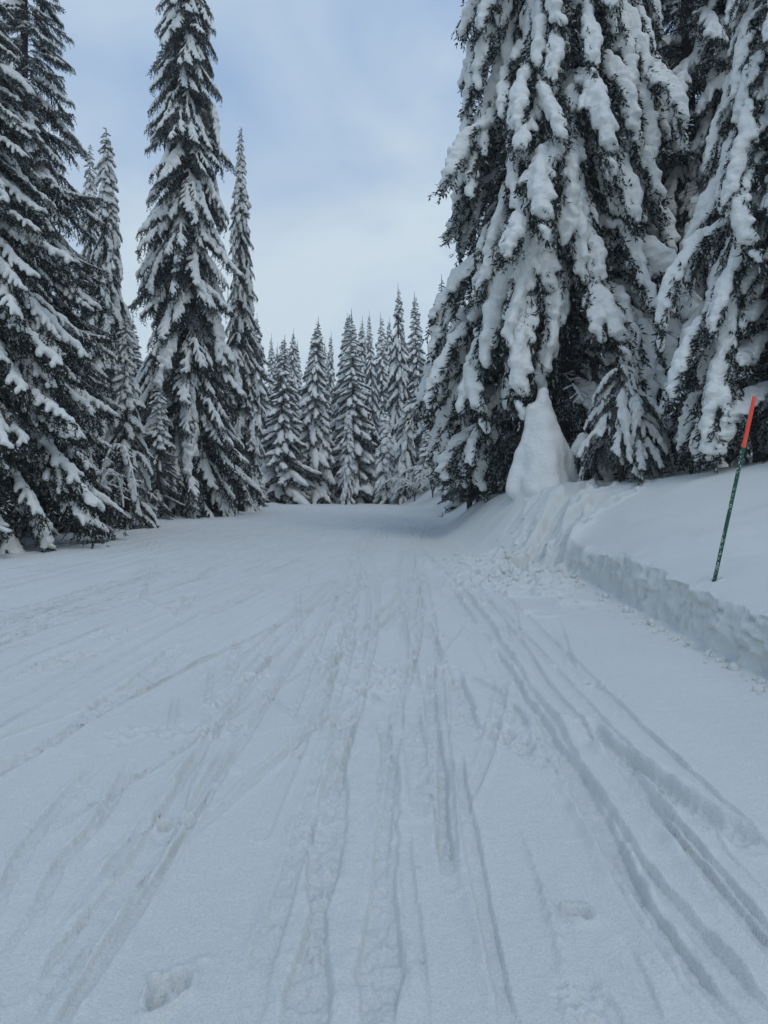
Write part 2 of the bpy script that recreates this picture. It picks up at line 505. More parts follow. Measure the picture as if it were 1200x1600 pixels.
# -- left tracks
groove([(318, 1165), (296, 1205), (268, 1262), (236, 1325), (180, 1400), (118, 1475), (92, 1530)], w=.050, depth=.034, berm=.014, churn=.008, fade=.08, wob=.4)
groove([(352, 1168), (325, 1220), (290, 1292), (248, 1360), (190, 1455), (135, 1535), (88, 1610)], w=.026, depth=.026, berm=.014, churn=.003, fade=.08)
dent(262, 1283, .045, .035); dent(292, 1278, .05, .035); dent(250, 1280, .03, .02)
groove([(276, 1012), (250, 1038), (222, 1062), (190, 1082), (155, 1105), (130, 1125)], w=.085, depth=.042, berm=.020, churn=.03, fade=.15)
groove([(165, 1185), (130, 1218), (95, 1255), (60, 1300), (25, 1355), (-10, 1430)], w=.03, depth=.022, berm=.016, churn=.02)
groove([(205, 1190), (180, 1240), (150, 1290), (110, 1330), (85, 1365), (60, 1425)], w=.03, depth=.02, berm=.012, churn=.015)
groove([(205, 1185), (180, 1235), (150, 1300)], w=.014, depth=.012, berm=.006)
groove([(170, 1010), (110, 1032), (50, 1050), (-20, 1075)], w=.06, depth=.024, berm=.016, churn=.03)
groove([(150, 1110), (80, 1160), (20, 1190), (-30, 1215)], w=.05, depth=.02, berm=.014, churn=.025)
groove([(120, 1025), (60, 1040), (0, 1062)], w=.03, depth=.018, berm=.012, churn=.012)
groove([(370, 870), (345, 885), (310, 903)], w=.05, depth=.02, berm=.04, churn=.02)
groove([(298, 930), (290, 950), (270, 965)], w=.06, depth=.03, berm=.02, churn=.02)
groove([(150, 1450), (90, 1540), (50, 1610)], w=.014, depth=.01, berm=.005)
groove([(85, 1370), (40, 1440), (0, 1500)], w=.018, depth=.01, berm=.006)
dent(150, 993, .07, .03); dent(212, 987, .07, .035); dent(178, 1000, .05, .02)
# footprints, clods and little holes
dent(262, 1548, .055, .035, .02, elong=1.7, rot=1.1); dent(245, 1560, .03, .03, .01); churn_zone(262, 1548, .07, .09, .03, 22)
dent(900, 1432, .045, .025, .022); dent(895, 1430, .02, .015, 0)
dent(470, 1182, .02, .02, .004); dent(862, 1041, .05, -.02, 0)
churn_zone(930, 1068, .12, .10, .035, 12); dent(912, 1070, .05, .03)
dent(652, 1355, .012, .014, .003); dent(706, 1325, .018, .02, .003); dent(660, 1500, .012, .012, .002); dent(365, 1203, .05, -.012, 0)
dent(970, 1087, .03, .02, .006)
rng = random.Random(5)
# long continuous ski lines running up the piste to the crest
for k in range(16):
    xn = rng.uniform(-5.5, 1.4); xf = .35 * xn + rng.uniform(-.6, 1.2)
    y0, y1 = rng.uniform(2.2, 6), rng.uniform(20, 34)
    sway, ph = rng.uniform(.05, .35), rng.uniform(0, 6.28)
    for off in (0, rng.uniform(.14, .3)):
        pts = [(xn + off + (xf - xn) * t + sway * math.sin(ph + t * 5), y0 + (y1 - y0) * t) for t in np.linspace(0, 1, 9)]
        groove(pts, w=rng.uniform(.018, .034), depth=rng.uniform(.012, .022), berm=rng.uniform(.008, .016), churn=rng.choice([0, .006, .012]), px=False, fade=.5)
# fine ski lines, mostly lower left to upper right
for k in range(190):
    x0 = rng.uniform(-7.8, 0.4); y0 = rng.uniform(3.0, 25)
    a = R(rng.gauss(12, 6)) if rng.random() < .9 else R(rng.gauss(-8, 14))
    ln = rng.uniform(1.5, 6.5)
    bend = rng.uniform(-.10, .10)
    pts = [(x0 + math.sin(a + bend * t) * ln * t, y0 + math.cos(a + bend * t) * ln * t) for t in (0, .33, .66, 1)]
    groove(pts, w=rng.uniform(.012, .034), depth=rng.uniform(.010, .026), berm=rng.uniform(.008, .022), churn=rng.choice([0, 0, .012]), px=False, fade=.5)
for k in range(30):
    x0 = rng.uniform(-1.5, 1.6); y0 = rng.uniform(5, 16)
    a = R(rng.gauss(4, 7)); ln = rng.uniform(.8, 3)
    groove([(x0, y0), (x0 + math.sin(a) * ln, y0 + math.cos(a) * ln)], w=rng.uniform(.015, .04), depth=rng.uniform(.008, .018), berm=.010, px=False, fade=.4, churn=rng.choice([0, .012]))
# trampled ground between the piste and the bank
for k in range(90):
    t = rng.random()
    x0 = 2.15 + .5 * rng.gauss(0, 1) - .12 * t; y0 = min(max(11.9 + 1.5 * rng.gauss(0, 1), 8.6), 14.2) + (2.15 - x0) * -.8
    dent(x0, y0, rng.uniform(.08, .20), rng.uniform(.02, .06), rng.uniform(.010, .030), world=True, elong=rng.uniform(1, 1.8), rot=rng.uniform(0, 3))
churn_zone(2.1, 11.6, .7, 1.9, .06, 4.0, rot=-.25, world=True)
churn_zone(1.3, 12.9, .7, 1.9, .03, 6, rot=-.2, world=True)
dent((1116 - 600) / F * 7.3 + .01, 7.29, .055, .035, .014, world=True)
# two lines of deep steps up the bank
groove([(2.2, 12.0), (2.55, 12.9), (3.0, 13.6), (3.7, 14.2), (4.7, 14.5)], w=.20, depth=.20, berm=.07, bermw=.20, churn=.03, edge=.4, px=False, fade=.4, wob=.6)
groove([(2.7, 12.2), (3.1, 12.9), (3.9, 13.4), (5.0, 13.6)], w=.17, depth=.16, berm=.06, bermw=.18, churn=.03, edge=.4, px=False, fade=.5, wob=.6)
for (ax, ay, bx, by, n) in ((2.55, 12.9, 4.4, 14.4, 7), (2.9, 12.5, 4.8, 13.5, 7)):
    for k in range(n):
        t = k / (n - 1)
        dent(ax + (bx - ax) * t + rng.gauss(0, .06), ay + (by - ay) * t + rng.gauss(0, .06), rng.uniform(.15, .24), rng.uniform(.05, .10), rng.uniform(.02, .04), world=True, elong=1.3, rot=rng.uniform(.2, .8))
# broken crumbly face of the cut bank, small scallop at its foot
w_, near_, xr_ = bank_weight(GX, GY)
face = np.exp(-((GX - xr_ - .09) / .14) ** 2) * near_ * (.45 + .9 * np.clip(vnoise(GY * .9, GY * 0, 71) + .5, 0, 1)) * sstep((GY - 1) / 1)
_zz = GZ - base(GY)
GX = GX + face * (0.06 * fbm(GY * 2.2, _zz * 4, 63, 2) + 0.04 * fbm(GY * 4.5, _zz * 13, 61, 3, .75) + .10 * np.clip(vnoise(GY * 8.5, _zz * 26, 64), 0, 1))
GZ = GZ + face * 0.012 * fbm(GX * 17, GY * 13, 62, 3, .65)
_sx, _sy = 2.86, 6.75
GZ -= .06 * np.exp(-(((GX - _sx) / .09) ** 2 + ((GY - _sy) / .16) ** 2) ** 2)
# smooth drift waves on the bank
GZ += (1 - road) * near_ * .05 * np.exp(-((GX - 3.9) / .5) ** 2) * sstep((GY - 5) / 2)

nc = GX.shape[1]
idx = np.arange(NR * nc).reshape(NR, nc)
quads = np.stack([idx[:-1, :-1], idx[:-1, 1:], idx[1:, 1:], idx[1:, :-1]], -1).reshape(-1, 4)
me = mesh_np('snow_ground', np.stack([GX, GY, GZ], -1).reshape(-1, 3), quads, [M_SNOW])
ground = add('snow_ground', me, kind='structure')

# ------------------------------------------------------------------ signed-distance snow lumps
def surface_nets(f, org, h):
    ins = f < 0
    nx, ny, nz = f.shape
    c = np.zeros((nx - 1, ny - 1, nz - 1, 3)); n = np.zeros((nx - 1, ny - 1, nz - 1))
    offs = [(i, j, k) for i in (0, 1) for j in (0, 1) for k in (0, 1)]
    for a in offs:
        for ax in range(3):
            if a[ax]:
                continue
            b = list(a); b[ax] = 1
            fa = f[a[0]:nx - 1 + a[0], a[1]:ny - 1 + a[1], a[2]:nz - 1 + a[2]]
            fb = f[b[0]:nx - 1 + b[0], b[1]:ny - 1 + b[1], b[2]:nz - 1 + b[2]]
            m = (fa < 0) != (fb < 0)
            t = np.where(m, fa / np.where(m, fa - fb, 1), 0)
            n += m
            for q in range(3):
                c[..., q] += np.where(m, a[q] + (t if q == ax else 0), 0)
    act = n > 0
    ids = np.full(act.shape, -1, np.int64)
    ids[act] = np.arange(act.sum())
    cell = np.stack(np.nonzero(act), -1)
    v = (cell + c[act] / n[act][:, None]) * h + np.asarray(org)
    F_ = []
    for ax in range(3):
        sa = [slice(1, -1)] * 3; sb = [slice(1, -1)] * 3
        sa[ax] = slice(0, -1); sb[ax] = slice(1, None)
        A, B = ins[tuple(sa)], ins[tuple(sb)]
        cr = np.stack(np.nonzero(A != B), -1)
        if not len(cr):
            continue
        fl = A[tuple(cr.T)]
        u_, w_ = [(1, 2), (2, 0), (0, 1)][ax]
        p = cr.copy()
        for q in range(3):
            if q != ax:
                p[:, q] += 1
        def cid(du, dw):
            r = p.copy(); r[:, u_] -= du; r[:, w_] -= dw
            return ids[tuple(r.T)]
        q4 = np.stack([cid(1, 1), cid(0, 1), cid(0, 0), cid(1, 0)], -1)
        q4[~fl] = q4[~fl][:, ::-1]
        F_.append(q4)
    fc = np.concatenate(F_)
    return v, fc[(fc >= 0).all(1)]
def sinoise(P, seed, freq, n=9):
    r = np.random.RandomState(seed)
    s = 0
    for k in range(n):
        d = r.normal(size=3); d *= freq * r.uniform(.6, 1.6) / np.linalg.norm(d)
        s = s + np.sin(P[0] * d[0] + P[1] * d[1] + P[2] * d[2] + r.uniform(0, 6.28))
    return s / math.sqrt(n)
def snow_lump(caps, h, k=.05, seed=0, amp=.015, freq=14, zcut=None):
    """caps: (p0, p1, r0, r1) -> vertices, quads of the blended, lumpy snow body"""
    P = np.array([c[0] for c in caps] + [c[1] for c in caps])
    rm = max(max(c[2], c[3]) for c in caps)
    lo, hi = P.min(0) - rm - 3 * h - .04, P.max(0) + rm + 3 * h + .04
    n = np.ceil((hi - lo) / h).astype(int) + 1
    ax = [lo[q] + np.arange(n[q]) * h for q in range(3)]
    f = np.full(tuple(n), 0.5)
    for p0, p1, r0, r1 in caps:
        p0, p1 = np.asarray(p0, float), np.asarray(p1, float)
        R_ = max(r0, r1) + k + 2 * h + .03
        sl = []
        for q in range(3):
            a, b = min(p0[q], p1[q]) - R_, max(p0[q], p1[q]) + R_
            i0 = max(int((a - lo[q]) / h), 0); i1 = min(int((b - lo[q]) / h) + 2, n[q])
            sl.append(slice(i0, i1))
        x, y, z = np.meshgrid(ax[0][sl[0]], ax[1][sl[1]], ax[2][sl[2]], indexing='ij', sparse=True)
        d = p1 - p0
        L2 = d @ d + 1e-9
        t = np.clip(((x - p0[0]) * d[0] + (y - p0[1]) * d[1] + (z - p0[2]) * d[2]) / L2, 0, 1)
        dd = np.sqrt((x - p0[0] - t * d[0]) ** 2 + (y - p0[1] - t * d[1]) ** 2 + (z - p0[2] - t * d[2]) ** 2) - (r0 + (r1 - r0) * t)
        g = f[tuple(sl)]
        hh = np.clip(k - np.abs(g - dd), 0, None) / k
        f[tuple(sl)] = np.minimum(g, dd) - hh * hh * k * .25
    if amp:
        X, Y, Z = np.meshgrid(*ax, indexing='ij', sparse=True)
        f = f + amp * sinoise((X, Y, Z), seed, freq) + amp * .45 * sinoise((X, Y, Z), seed + 1, freq * 2.4)
    if zcut is not None:
        Z = ax[2][None, None, :]
        f = np.maximum(f, zcut - Z)
    f[0] = f[-1] = .3; f[:, 0] = f[:, -1] = .3; f[:, :, 0] = f[:, :, -1] = .3
    return surface_nets(f, lo, h)

# ------------------------------------------------------------------ spruce boughs
KINDS = {
    #          length pitch keys (deg at t=0,.25,.5,1)  side angle, side length, side droop, snow r, side r, start
    'heavy': dict(L=3.0, pitch=(-6, -28, -66, -84), sa=30, sl=.25, sd=1.2, r=.096, rs=.056, t0=.27, blend=.07),
    'drape': dict(L=2.7, pitch=(2, -16, -48, -70), sa=44, sl=.27, sd=1.6, r=.080, rs=.054, t0=.25, blend=.07),
    'slope': dict(L=2.6, pitch=(-8, -30, -38, -34), sa=42, sl=.25, sd=1.0, r=.066, rs=.036, t0=.10, blend=.055),
    'light': dict(L=2.4, pitch=(-5, -22, -28, -16), sa=46, sl=.30, sd=.8, r=.036, rs=.020, t0=.15, blend=.035),
    'spire': dict(L=1.0, pitch=(10, -12, -30, -30), sa=42, sl=.40, sd=1.0, r=.075, rs=.050, t0=.05, blend=.06),
}
def axis_curve(K, rs, n=25, bendy=.25):
    t = np.linspace(0, 1, n)
    pit = np.radians(np.interp(t, [0, .25, .5, 1], np.array(K['pitch']) + rs.normal(0, 5, 4)))
    yaw = np.cumsum(rs.normal(0, bendy * .12, n))
    d = np.stack([np.cos(pit) * np.cos(yaw), np.cos(pit) * np.sin(yaw), np.sin(pit)], -1)
    p = np.zeros((n, 3)); p[1:] = np.cumsum((d[1:] + d[:-1]) * .5, 0) * K['L'] / (n - 1)
    return t, p, d
def lerp_curve(t, p, q):
    return np.array([np.interp(q, t, p[:, k]) for k in range(3)])
def unit(v):
    return v / (np.linalg.norm(v) + 1e-9)
class Leaves:
    def __init__(s):
        s.v = []; s.m = []
    def sprig(s, p, d, ln, w, rs, mi):
        d = unit(d)
        n = unit(np.cross(d, rs.normal(size=3)))
        m = p + d * ln * .45
        s.v += [p, m + n * w, p + d * ln, m - n * w]
        s.m.append(mi)
    def tube(s, pts, r0, r1, mi=0, k=4):
        pts = np.asarray(pts)
        for a in range(len(pts) - 1):
            d = unit(pts[a + 1] - pts[a])
            u = unit(np.cross(d, (0.3, 0.2, .9))); w = np.cross(d, u)
            ra = r0 + (r1 - r0) * a / (len(pts) - 1); rb = r0 + (r1 - r0) * (a + 1) / (len(pts) - 1)
            for q in range(k):
                a0, a1 = 2 * math.pi * q / k, 2 * math.pi * (q + 1) / k
                c0, c1 = u * math.cos(a0) + w * math.sin(a0), u * math.cos(a1) + w * math.sin(a1)
                s.v += [pts[a] + c0 * ra, pts[a] + c1 * ra, pts[a + 1] + c1 * rb, pts[a + 1] + c0 * rb]
                s.m.append(mi)
    def arrays(s):
        v = np.array(s.v); return v, np.arange(len(v)).reshape(-1, 4), np.array(s.m)
def gen_bough(seed, kind, vox=.024, step=.040, sprig_len=.092, sprig_w=.013, frost=.22, snow=True, snow_scale=1.0):
    K = KINDS[kind]
    rs = np.random.RandomState(seed)
    t, p, d = axis_curve(K, rs)
    Lb = K['L']
    lv = Leaves()
    lv.tube(p[::3], .022 * Lb / 2.4, .005, 0)
    caps = []
    down = np.array([0, 0, -1.0])
    def fr():
        return 2 if rs.rand() < frost else 1
    # snow down the main axis
    tt = np.linspace(K['t0'], .97, 15)
    gaps = rs.rand(15)
    prev = None
    for i, q in enumerate(tt):
        prof = math.sin(math.pi * min(1, (q - K['t0']) / (1 - K['t0']) * .80 + .17)) ** .55
        r = K['r'] * prof * rs.uniform(.62, 1.32) * snow_scale
        pos = lerp_curve(t, p, q)
        dq = unit(lerp_curve(t, d, q))
        up = unit(np.cross(np.cross(dq, (0, 0, 1.0)), dq)) if abs(dq[2]) < .999 else np.array([1.0, 0, 0])
        pos = pos + up * r * .62
        if prev is not None and not (gaps[i] < (.12 if kind in ('slope', 'light') else .09)):
            caps.append((prev[0], pos, prev[1], r))
        prev = (pos, r)
    # sprigs on the axis
    for q in np.arange(.12, 1.0, step / Lb):
        pos = lerp_curve(t, p, q); dq = unit(lerp_curve(t, d, q))
        for _ in range(2):
            lv.sprig(pos, dq + rs.normal(0, .55, 3) + down * .25, sprig_len * rs.uniform(.7, 1.2), sprig_w, rs, fr())
    # side branches
    q = .14
    sgn = 1
    while q < .99:
        pos = lerp_curve(t, p, q); dq = unit(lerp_curve(t, d, q))
        sidev = unit(np.cross(dq, (0, 0, 1.0))) * sgn
        wprof = (0.35 + .65 * math.sin(math.pi * min(1, q * .95 + .12)) ** .8)
        ls = Lb * K['sl'] * wprof * rs.uniform(.7, 1.15)
        a = math.radians(K['sa'] * rs.uniform(.75, 1.2))
        dv = unit(dq * math.cos(a) + sidev * math.sin(a))
        m = 7
        pts = [pos]
        for k in range(m):
            dv = unit(dv + down * K['sd'] * .11 + rs.normal(0, .05, 3))
            pts.append(pts[-1] + dv * ls / m)
        pts = np.array(pts)
        lv.tube(pts[::2], .007, .003, 0, 3)
        for k in np.arange(.1, 1.02, step / ls):
            x = min(k, 1.0) * m; i = min(int(x), m - 1)
            pp = pts[i] + (pts[i + 1] - pts[i]) * (x - i)
            dd = unit(pts[i + 1] - pts[i])
            for _ in range(2):
                lv.sprig(pp, dd * .9 + rs.normal(0, .5, 3) + down * .3, sprig_len * rs.uniform(.7, 1.2), sprig_w, rs, fr())
        # hanging twigs
        for k in np.arange(.15, 1.0, .115 / ls):
            x = k * m; i = min(int(x), m - 1)
            pp = pts[i] + (pts[i + 1] - pts[i]) * (x - i)
            hl = rs.uniform(.08, .26) * {'spire': .45, 'slope': 1.7, 'light': 1.3}.get(kind, 1.35)
            hd = unit(down + rs.normal(0, .28, 3) + dq * .35)
            for e in np.arange(0, hl, step * 1.15):
                for _ in range(2):
                    lv.sprig(pp + hd * e, hd * .9 + rs.normal(0, .45, 3), sprig_len * rs.uniform(.6, 1.05), sprig_w, rs, fr())
        # snow on it
        if rs.rand() < (.74 if kind in ('heavy', 'drape') else .72):
            e = rs.uniform(.55, .95)
            cut = max(2, int(m * e))
            r0 = K['rs'] * rs.uniform(.75, 1.25) * snow_scale * (.75 + .5 * wprof)
            for i in range(cut):
                ra = r0 * (1 - .45 * i / m); rb = r0 * (1 - .45 * (i + 1) / m)
                lift = np.array([0, 0, .7])
                if pts[i][0] < K['t0'] * Lb * .5:
                    continue
                caps.append((pts[i] + lift * ra, pts[i + 1] + lift * rb, ra, rb))
        sgn = -sgn
        q += rs.uniform(.030, .048) * (1.0 if kind != 'spire' else 2.2)
    v, f, mi = lv.arrays()
    sm = None
    if snow:
        sm = snow_lump(caps, vox, K['blend'], seed, amp=min(K['r'], .07) * .19, freq=24)
    reach = float(p[:, 0].max())
    return (v, f, mi), sm, reach, caps
MB = [M_BARK, M_NEEDLE, M_FROST]
def bough_variant(seed, kind, **kw):
    (v, f, mi), sm, reach, _ = gen_bough(seed, kind, **kw)
    hang = max(.2, -float(v[:, 2].min()))
    mf = mesh_np('bough_' + kind, v, f, MB, mi, smooth=False)
    ms = mesh_np('snow_' + kind, sm[0], sm[1], [M_LOAD]) if sm else None
    return mf, ms, reach, hang
SC = (.62, .85, 1.0, 1.15, 1.4)
LIB = {
    'heavy': [bough_variant(10 + k, 'heavy', frost=.22, snow_scale=(.72, .85, 1.0, 1.1, 1.25, .9)[k], sprig_len=.105) for k in range(6)],
    'drape': [bough_variant(30 + k, 'drape', frost=.22, snow_scale=(.7, .85, 1.0, 1.1, 1.25)[k], sprig_len=.105) for k in range(5)],
    'slope': [bough_variant(50 + k, 'slope', frost=.14, snow_scale=SC[k]) for k in range(5)],
    'light': [bough_variant(70 + k, 'light', frost=.16, vox=.018) for k in range(3)],
    'spire': [bough_variant(90 + k, 'spire', vox=.018) for k in range(3)],
    'bare': [bough_variant(110 + k, 'drape', snow=False, frost=.30) for k in range(2)],
}
def dead_variant(seed):
    rs = np.random.RandomState(seed)
    lv = Leaves(); caps = []
    n = 12
    p = [np.zeros(3)]; dv = np.array([1, 0, rs.uniform(-.25, .1)])
    for k in range(n):
        dv = unit(dv + rs.normal(0, .07, 3) + np.array([0, 0, -.012]))
        p.append(p[-1] + dv * 2.0 / n)
    lv.tube(p, .022, .006, 0, 5)
    for k in range(n):
        if k > 1 and rs.rand() < .85:
            ra = rs.uniform(.020, .036)
            caps.append((p[k] + np.array([0, 0, ra + .006]), p[k + 1] + np.array([0, 0, ra + .006]), ra, ra * .9))
    for k in range(2, n):
        for sg in (-1, 1):
            if rs.rand() < .7:
                tv = unit(np.array([.6, sg * 1.0, rs.uniform(-.5, .2)])); q = [p[k]]
                for _ in range(4):
                    tv = unit(tv + rs.normal(0, .14, 3) + np.array([0, 0, -.08])); q.append(q[-1] + tv * rs.uniform(.06, .14))
                lv.tube(q, .008, .003, 0, 3)
                if rs.rand() < .6:
                    for a in range(3):
                        caps.append((q[a] + np.array([0, 0, .018]), q[a + 1] + np.array([0, 0, .016]), .018, .016))
    v, f, mi = lv.arrays()
    sm = snow_lump(caps, .016, .03, seed, amp=.005, freq=22)
    return mesh_np('dead_branch', v, f, [M_BARK], mi * 0), mesh_np('snow_dead_branch', sm[0], sm[1], [M_LOAD]), 2.0, .3
LIB['dead'] = [dead_variant(200 + k) for k in range(3)]

def trunk_mesh(name, H, r, seed=0, bend=None, k=10):
    rs = np.random.RandomState(seed)
    n = 16
    z = np.r_[-.5, np.linspace(.05, H, n - 1)]
    rad = np.r_[r * 1.35, r * (1 - np.linspace(0, 1, n - 1)) ** .9 + .008]
    cx = np.cumsum(rs.normal(0, .012, n)); cy = np.cumsum(rs.normal(0, .012, n))
    if bend is not None:
        bx, bz = bend(z)
        cx = cx + bx; z = bz
    a = np.linspace(0, 2 * math.pi, k, endpoint=False)
    v = np.stack([cx[:, None] + rad[:, None] * np.cos(a), cy[:, None] + rad[:, None] * np.sin(a), np.repeat(z[:, None], k, 1)], -1).reshape(-1, 3)
    f = [(i * k + j, i * k + (j + 1) % k, (i + 1) * k + (j + 1) % k, (i + 1) * k + j) for i in range(n - 1) for j in range(k)]
    return mesh_np(name, v, f, [M_BARK])

def near_spruce(x, y, H, R0, label, group, seed, n=240, mix=(('slope', 1.0),), inner='bare', n_inner=40, prof=.85, z0=.4, ztop=None, tr=None, pitch=0.0, spire=True, dead=0, dead_z=(1, 8), face=None, zpow=.85, zbase=None, clear=.1, topmin=.30, low=.72, n_top=36, skip=None):
    """a spruce whose every bough is its own part, each with its load of snow"""
    rs = random.Random(seed)
    z = gz(x, y) if zbase is None else zbase
    t = add('spruce_tree', None, label=label, category='tree', group=group)
    t.empty_display_size = .5
    t.location = (x, y, z)
    add('trunk', trunk_mesh('trunk', H, tr or .011 * H + .03, seed), t)
    ztop = ztop or H
    kinds, wts = [m[0] for m in mix], [m[1] for m in mix]
    az = rs.random() * 6.28
    away = math.atan2(y, x)
    cnt = 0
    def put(kind, zz, rad, az, dp=0.0, name='bough'):
        nonlocal cnt
        mf, ms, reach, hang = rs.choice(LIB[kind])
        s = rad / reach
        b = add(name, mf, t)
        b.location = (0, 0, zz)
        b.rotation_euler = (R(rs.gauss(0, 9)), R(pitch + dp + rs.gauss(0, 6)), az)
        g = s if s < 1 else .55 + .45 * s
        gv = min(g * rs.uniform(.9, 1.1), (zz + clear) / hang)
        b.scale = (s, g * rs.uniform(.85, 1.15), max(gv, .25 * g))
        if ms is not None:
            add('snow_load', ms, b)
        cnt += 1
    for i in range(n):
        u = (i + rs.random()) / n
        zz = z0 + (ztop - z0) * u ** zpow
        az += 2.39996 + rs.gauss(0, .25)
        if math.cos(az - away) > .4 and rs.random() < .45:      # fewer boughs on the hidden back
            az += math.pi + rs.gauss(0, .5)
        rad = R0 * max(0.0, 1 - zz / H) ** prof * rs.uniform(.80, 1.12)
        # the lowest boughs are shorter and hang to the snow
        rad *= low + (1 - low) * min(1, zz / 2.5)
        if skip and zz < skip[1] and math.cos(az - skip[0]) > .80:
            az += 1.4 if rs.random() < .5 else -1.4
        near_top = zz > H * .90 or rad < .55
        if near_top and spire:
            put('spire', zz, max(rad, topmin * min(1, .25 + 8 * (1 - zz / H))), az, -30 * max(0, (zz / H - .9) * 10))
        else:
            put(rs.choices(kinds, wts)[0], zz, max(rad, .3), az)
    for i in range(n_top):
        zz = H * (1 - .16 * rs.random() ** 1.3) - .08
        rad = max(R0 * max(0.0, 1 - zz / H) ** prof * rs.uniform(.7, 1.05), topmin * .8 * min(1, .25 + 8 * (1 - zz / H)))
        put('spire', zz, rad, rs.random() * 6.28, 10 - 40 * max(0, (zz / H - .92) * 12), name='top_bough')
    for i in range(n_inner):
        zz = z0 + (ztop * .96 - z0) * rs.random()
        rad = R0 * max(0.03, 1 - zz / H) ** prof * rs.uniform(.45, .72)
        put(inner, zz, max(rad, .25), rs.random() * 6.28, name='inner_bough')
    for i in range(dead):
        put('dead', rs.uniform(*dead_z), rs.uniform(1.0, 2.4), (face if face is not None else 0) + rs.gauss(0, .9), name='dead_branch')
    return t
def at(px, d):
    return (px - 600.0) / F * d
def top_h(px, py, d, zg):
    return EYE + (800 - py) / F * d - zg

G_LEFT = 'tall spruces along the left edge of the piste'
G_RIGHT = 'snow-laden spruces on the right bank'
G_UNDER = 'young spruces under the left-hand trees'
SLOPE = (('slope', .8), ('light', .2))
HEAVY = (('heavy', .74), ('drape', .26))

# left side
near_spruce(at(-35, 15.6), 15.6, 13.6, 3.3, 'big dark spruce with long sloping snow-topped boughs cut by the left edge', G_LEFT, 1, n=260, mix=(('slope', .97), ('drape', .03)), n_inner=60, pitch=3, prof=.8, z0=.9)
near_spruce(at(42, 19), 19, 19.0, 3.0, 'tall spruce behind the leftmost one, its dark tips standing out against the sky', G_LEFT, 2, n=280, mix=(('slope', .6), ('light', .4)), n_inner=70, z0=.6)
near_spruce(at(166, 24.5), 24.5, 13.6, 2.0, 'slim spruce with a snow-capped blunt top in the gap on the left', G_LEFT, 3, n=230, mix=(('slope', .4), ('drape', .6)), n_inner=40, pitch=18, topmin=.42)
near_spruce(at(141, 31), 31, 16.2, 2.2, 'thin-topped spruce half hidden behind the slim snow-capped one', G_LEFT, 4, n=220, mix=SLOPE, n_inner=30, pitch=16, prof=.75)
near_spruce(at(290, 27), 27, 28.5, 3.0, 'tallest left-hand spruce, its top rising out of the picture', G_LEFT, 5, n=300, mix=(('slope', .92), ('drape', .08)), n_inner=110, pitch=18, prof=.72, z0=.9, ztop=22, zpow=.95)
near_spruce(at(376, 30.5), 30.5, 15.9, 1.75, 'narrow spruce with a thin bare tip right beside the tallest left-hand spruce', G_LEFT, 6, n=290, mix=(('slope', .8), ('drape', .2)), n_inner=50, pitch=24, prof=.72)
near_spruce(at(200, 21), 20.8, 5.9, 1.25, 'young drooping spruce between the leftmost trees and the tallest one', G_UNDER, 7, n=110, mix=(('drape', .5), ('slope', .5)), n_inner=30, pitch=8, z0=.2)
near_spruce(at(112, 18.3), 18.4, 2.9, 1.0, 'small bushy spruce at the piste edge below the leftmost tree', G_UNDER, 8, n=60, mix=(('drape', .4), ('light', .6)), n_inner=20, z0=.1)
near_spruce(at(28, 17.2), 17.3, 3.0, .9, 'small dark spruce at the foot of the leftmost tree', G_UNDER, 9, n=60, mix=(('light', .8), ('drape', .2)), n_inner=20, z0=.1)
near_spruce(at(248, 24.6), 24.6, 4.4, 1.1, 'young dusted spruce at the foot of the tallest left-hand tree', G_UNDER, 10, n=80, mix=(('light', .6), ('slope', .4)), n_inner=24, z0=.1)

# right side
near_spruce(at(874, 18.0), 18.0, 28.0, 3.05, 'huge spruce with thick hanging loads of snow on the right bank', G_RIGHT, 21, n=298, mix=HEAVY, n_inner=90, prof=.62, z0=1.3, ztop=15.5, zpow=.95, dead=14, dead_z=(1, 9), face=-.6, low=.6, n_top=0, skip=(R(-112), 4.6))
near_spruce(at(1075, 19), 19, 25.0, 2.9, 'shaded spruce with bare snow-dusted branches behind the two right-hand giants', G_RIGHT, 22, n=110, mix=(('drape', .5), ('light', .5)), n_inner=100, prof=.6, z0=3.5, ztop=17, dead=64, dead_z=(.5, 11), face=-1.7)
near_spruce(at(1232, 13.2), 13.2, 12.8, 2.35, 'snow-plastered spruce cut by the right edge behind the marker pole', G_RIGHT, 23, n=210, mix=HEAVY, n_inner=50, prof=.8, z0=.8)
near_spruce(at(1195, 17.5), 17.5, 20.0, 2.5, 'spruce with hanging snow-covered boughs in the upper right corner', G_RIGHT, 24, n=180, mix=HEAVY, n_inner=40, prof=.7, z0=4, ztop=16)
near_spruce(at(968, 14.6), 14.5, 2.3, 1.25, 'low bowed young spruce smothered in snow under the huge right-hand spruce', G_RIGHT, 25, n=46, mix=(('drape', .8), ('heavy', .2)), n_inner=40, z0=.75, prof=.34, spire=False, n_top=0, clear=.3)
near_spruce(at(735, 21.3), 21.3, 4.3, 1.3, 'dark almost snowless young spruce at the left foot of the huge spruce', G_RIGHT, 26, n=110, mix=(('light', .4), ('bare', .6)), n_inner=60, z0=.25, prof=.6, clear=-.1)

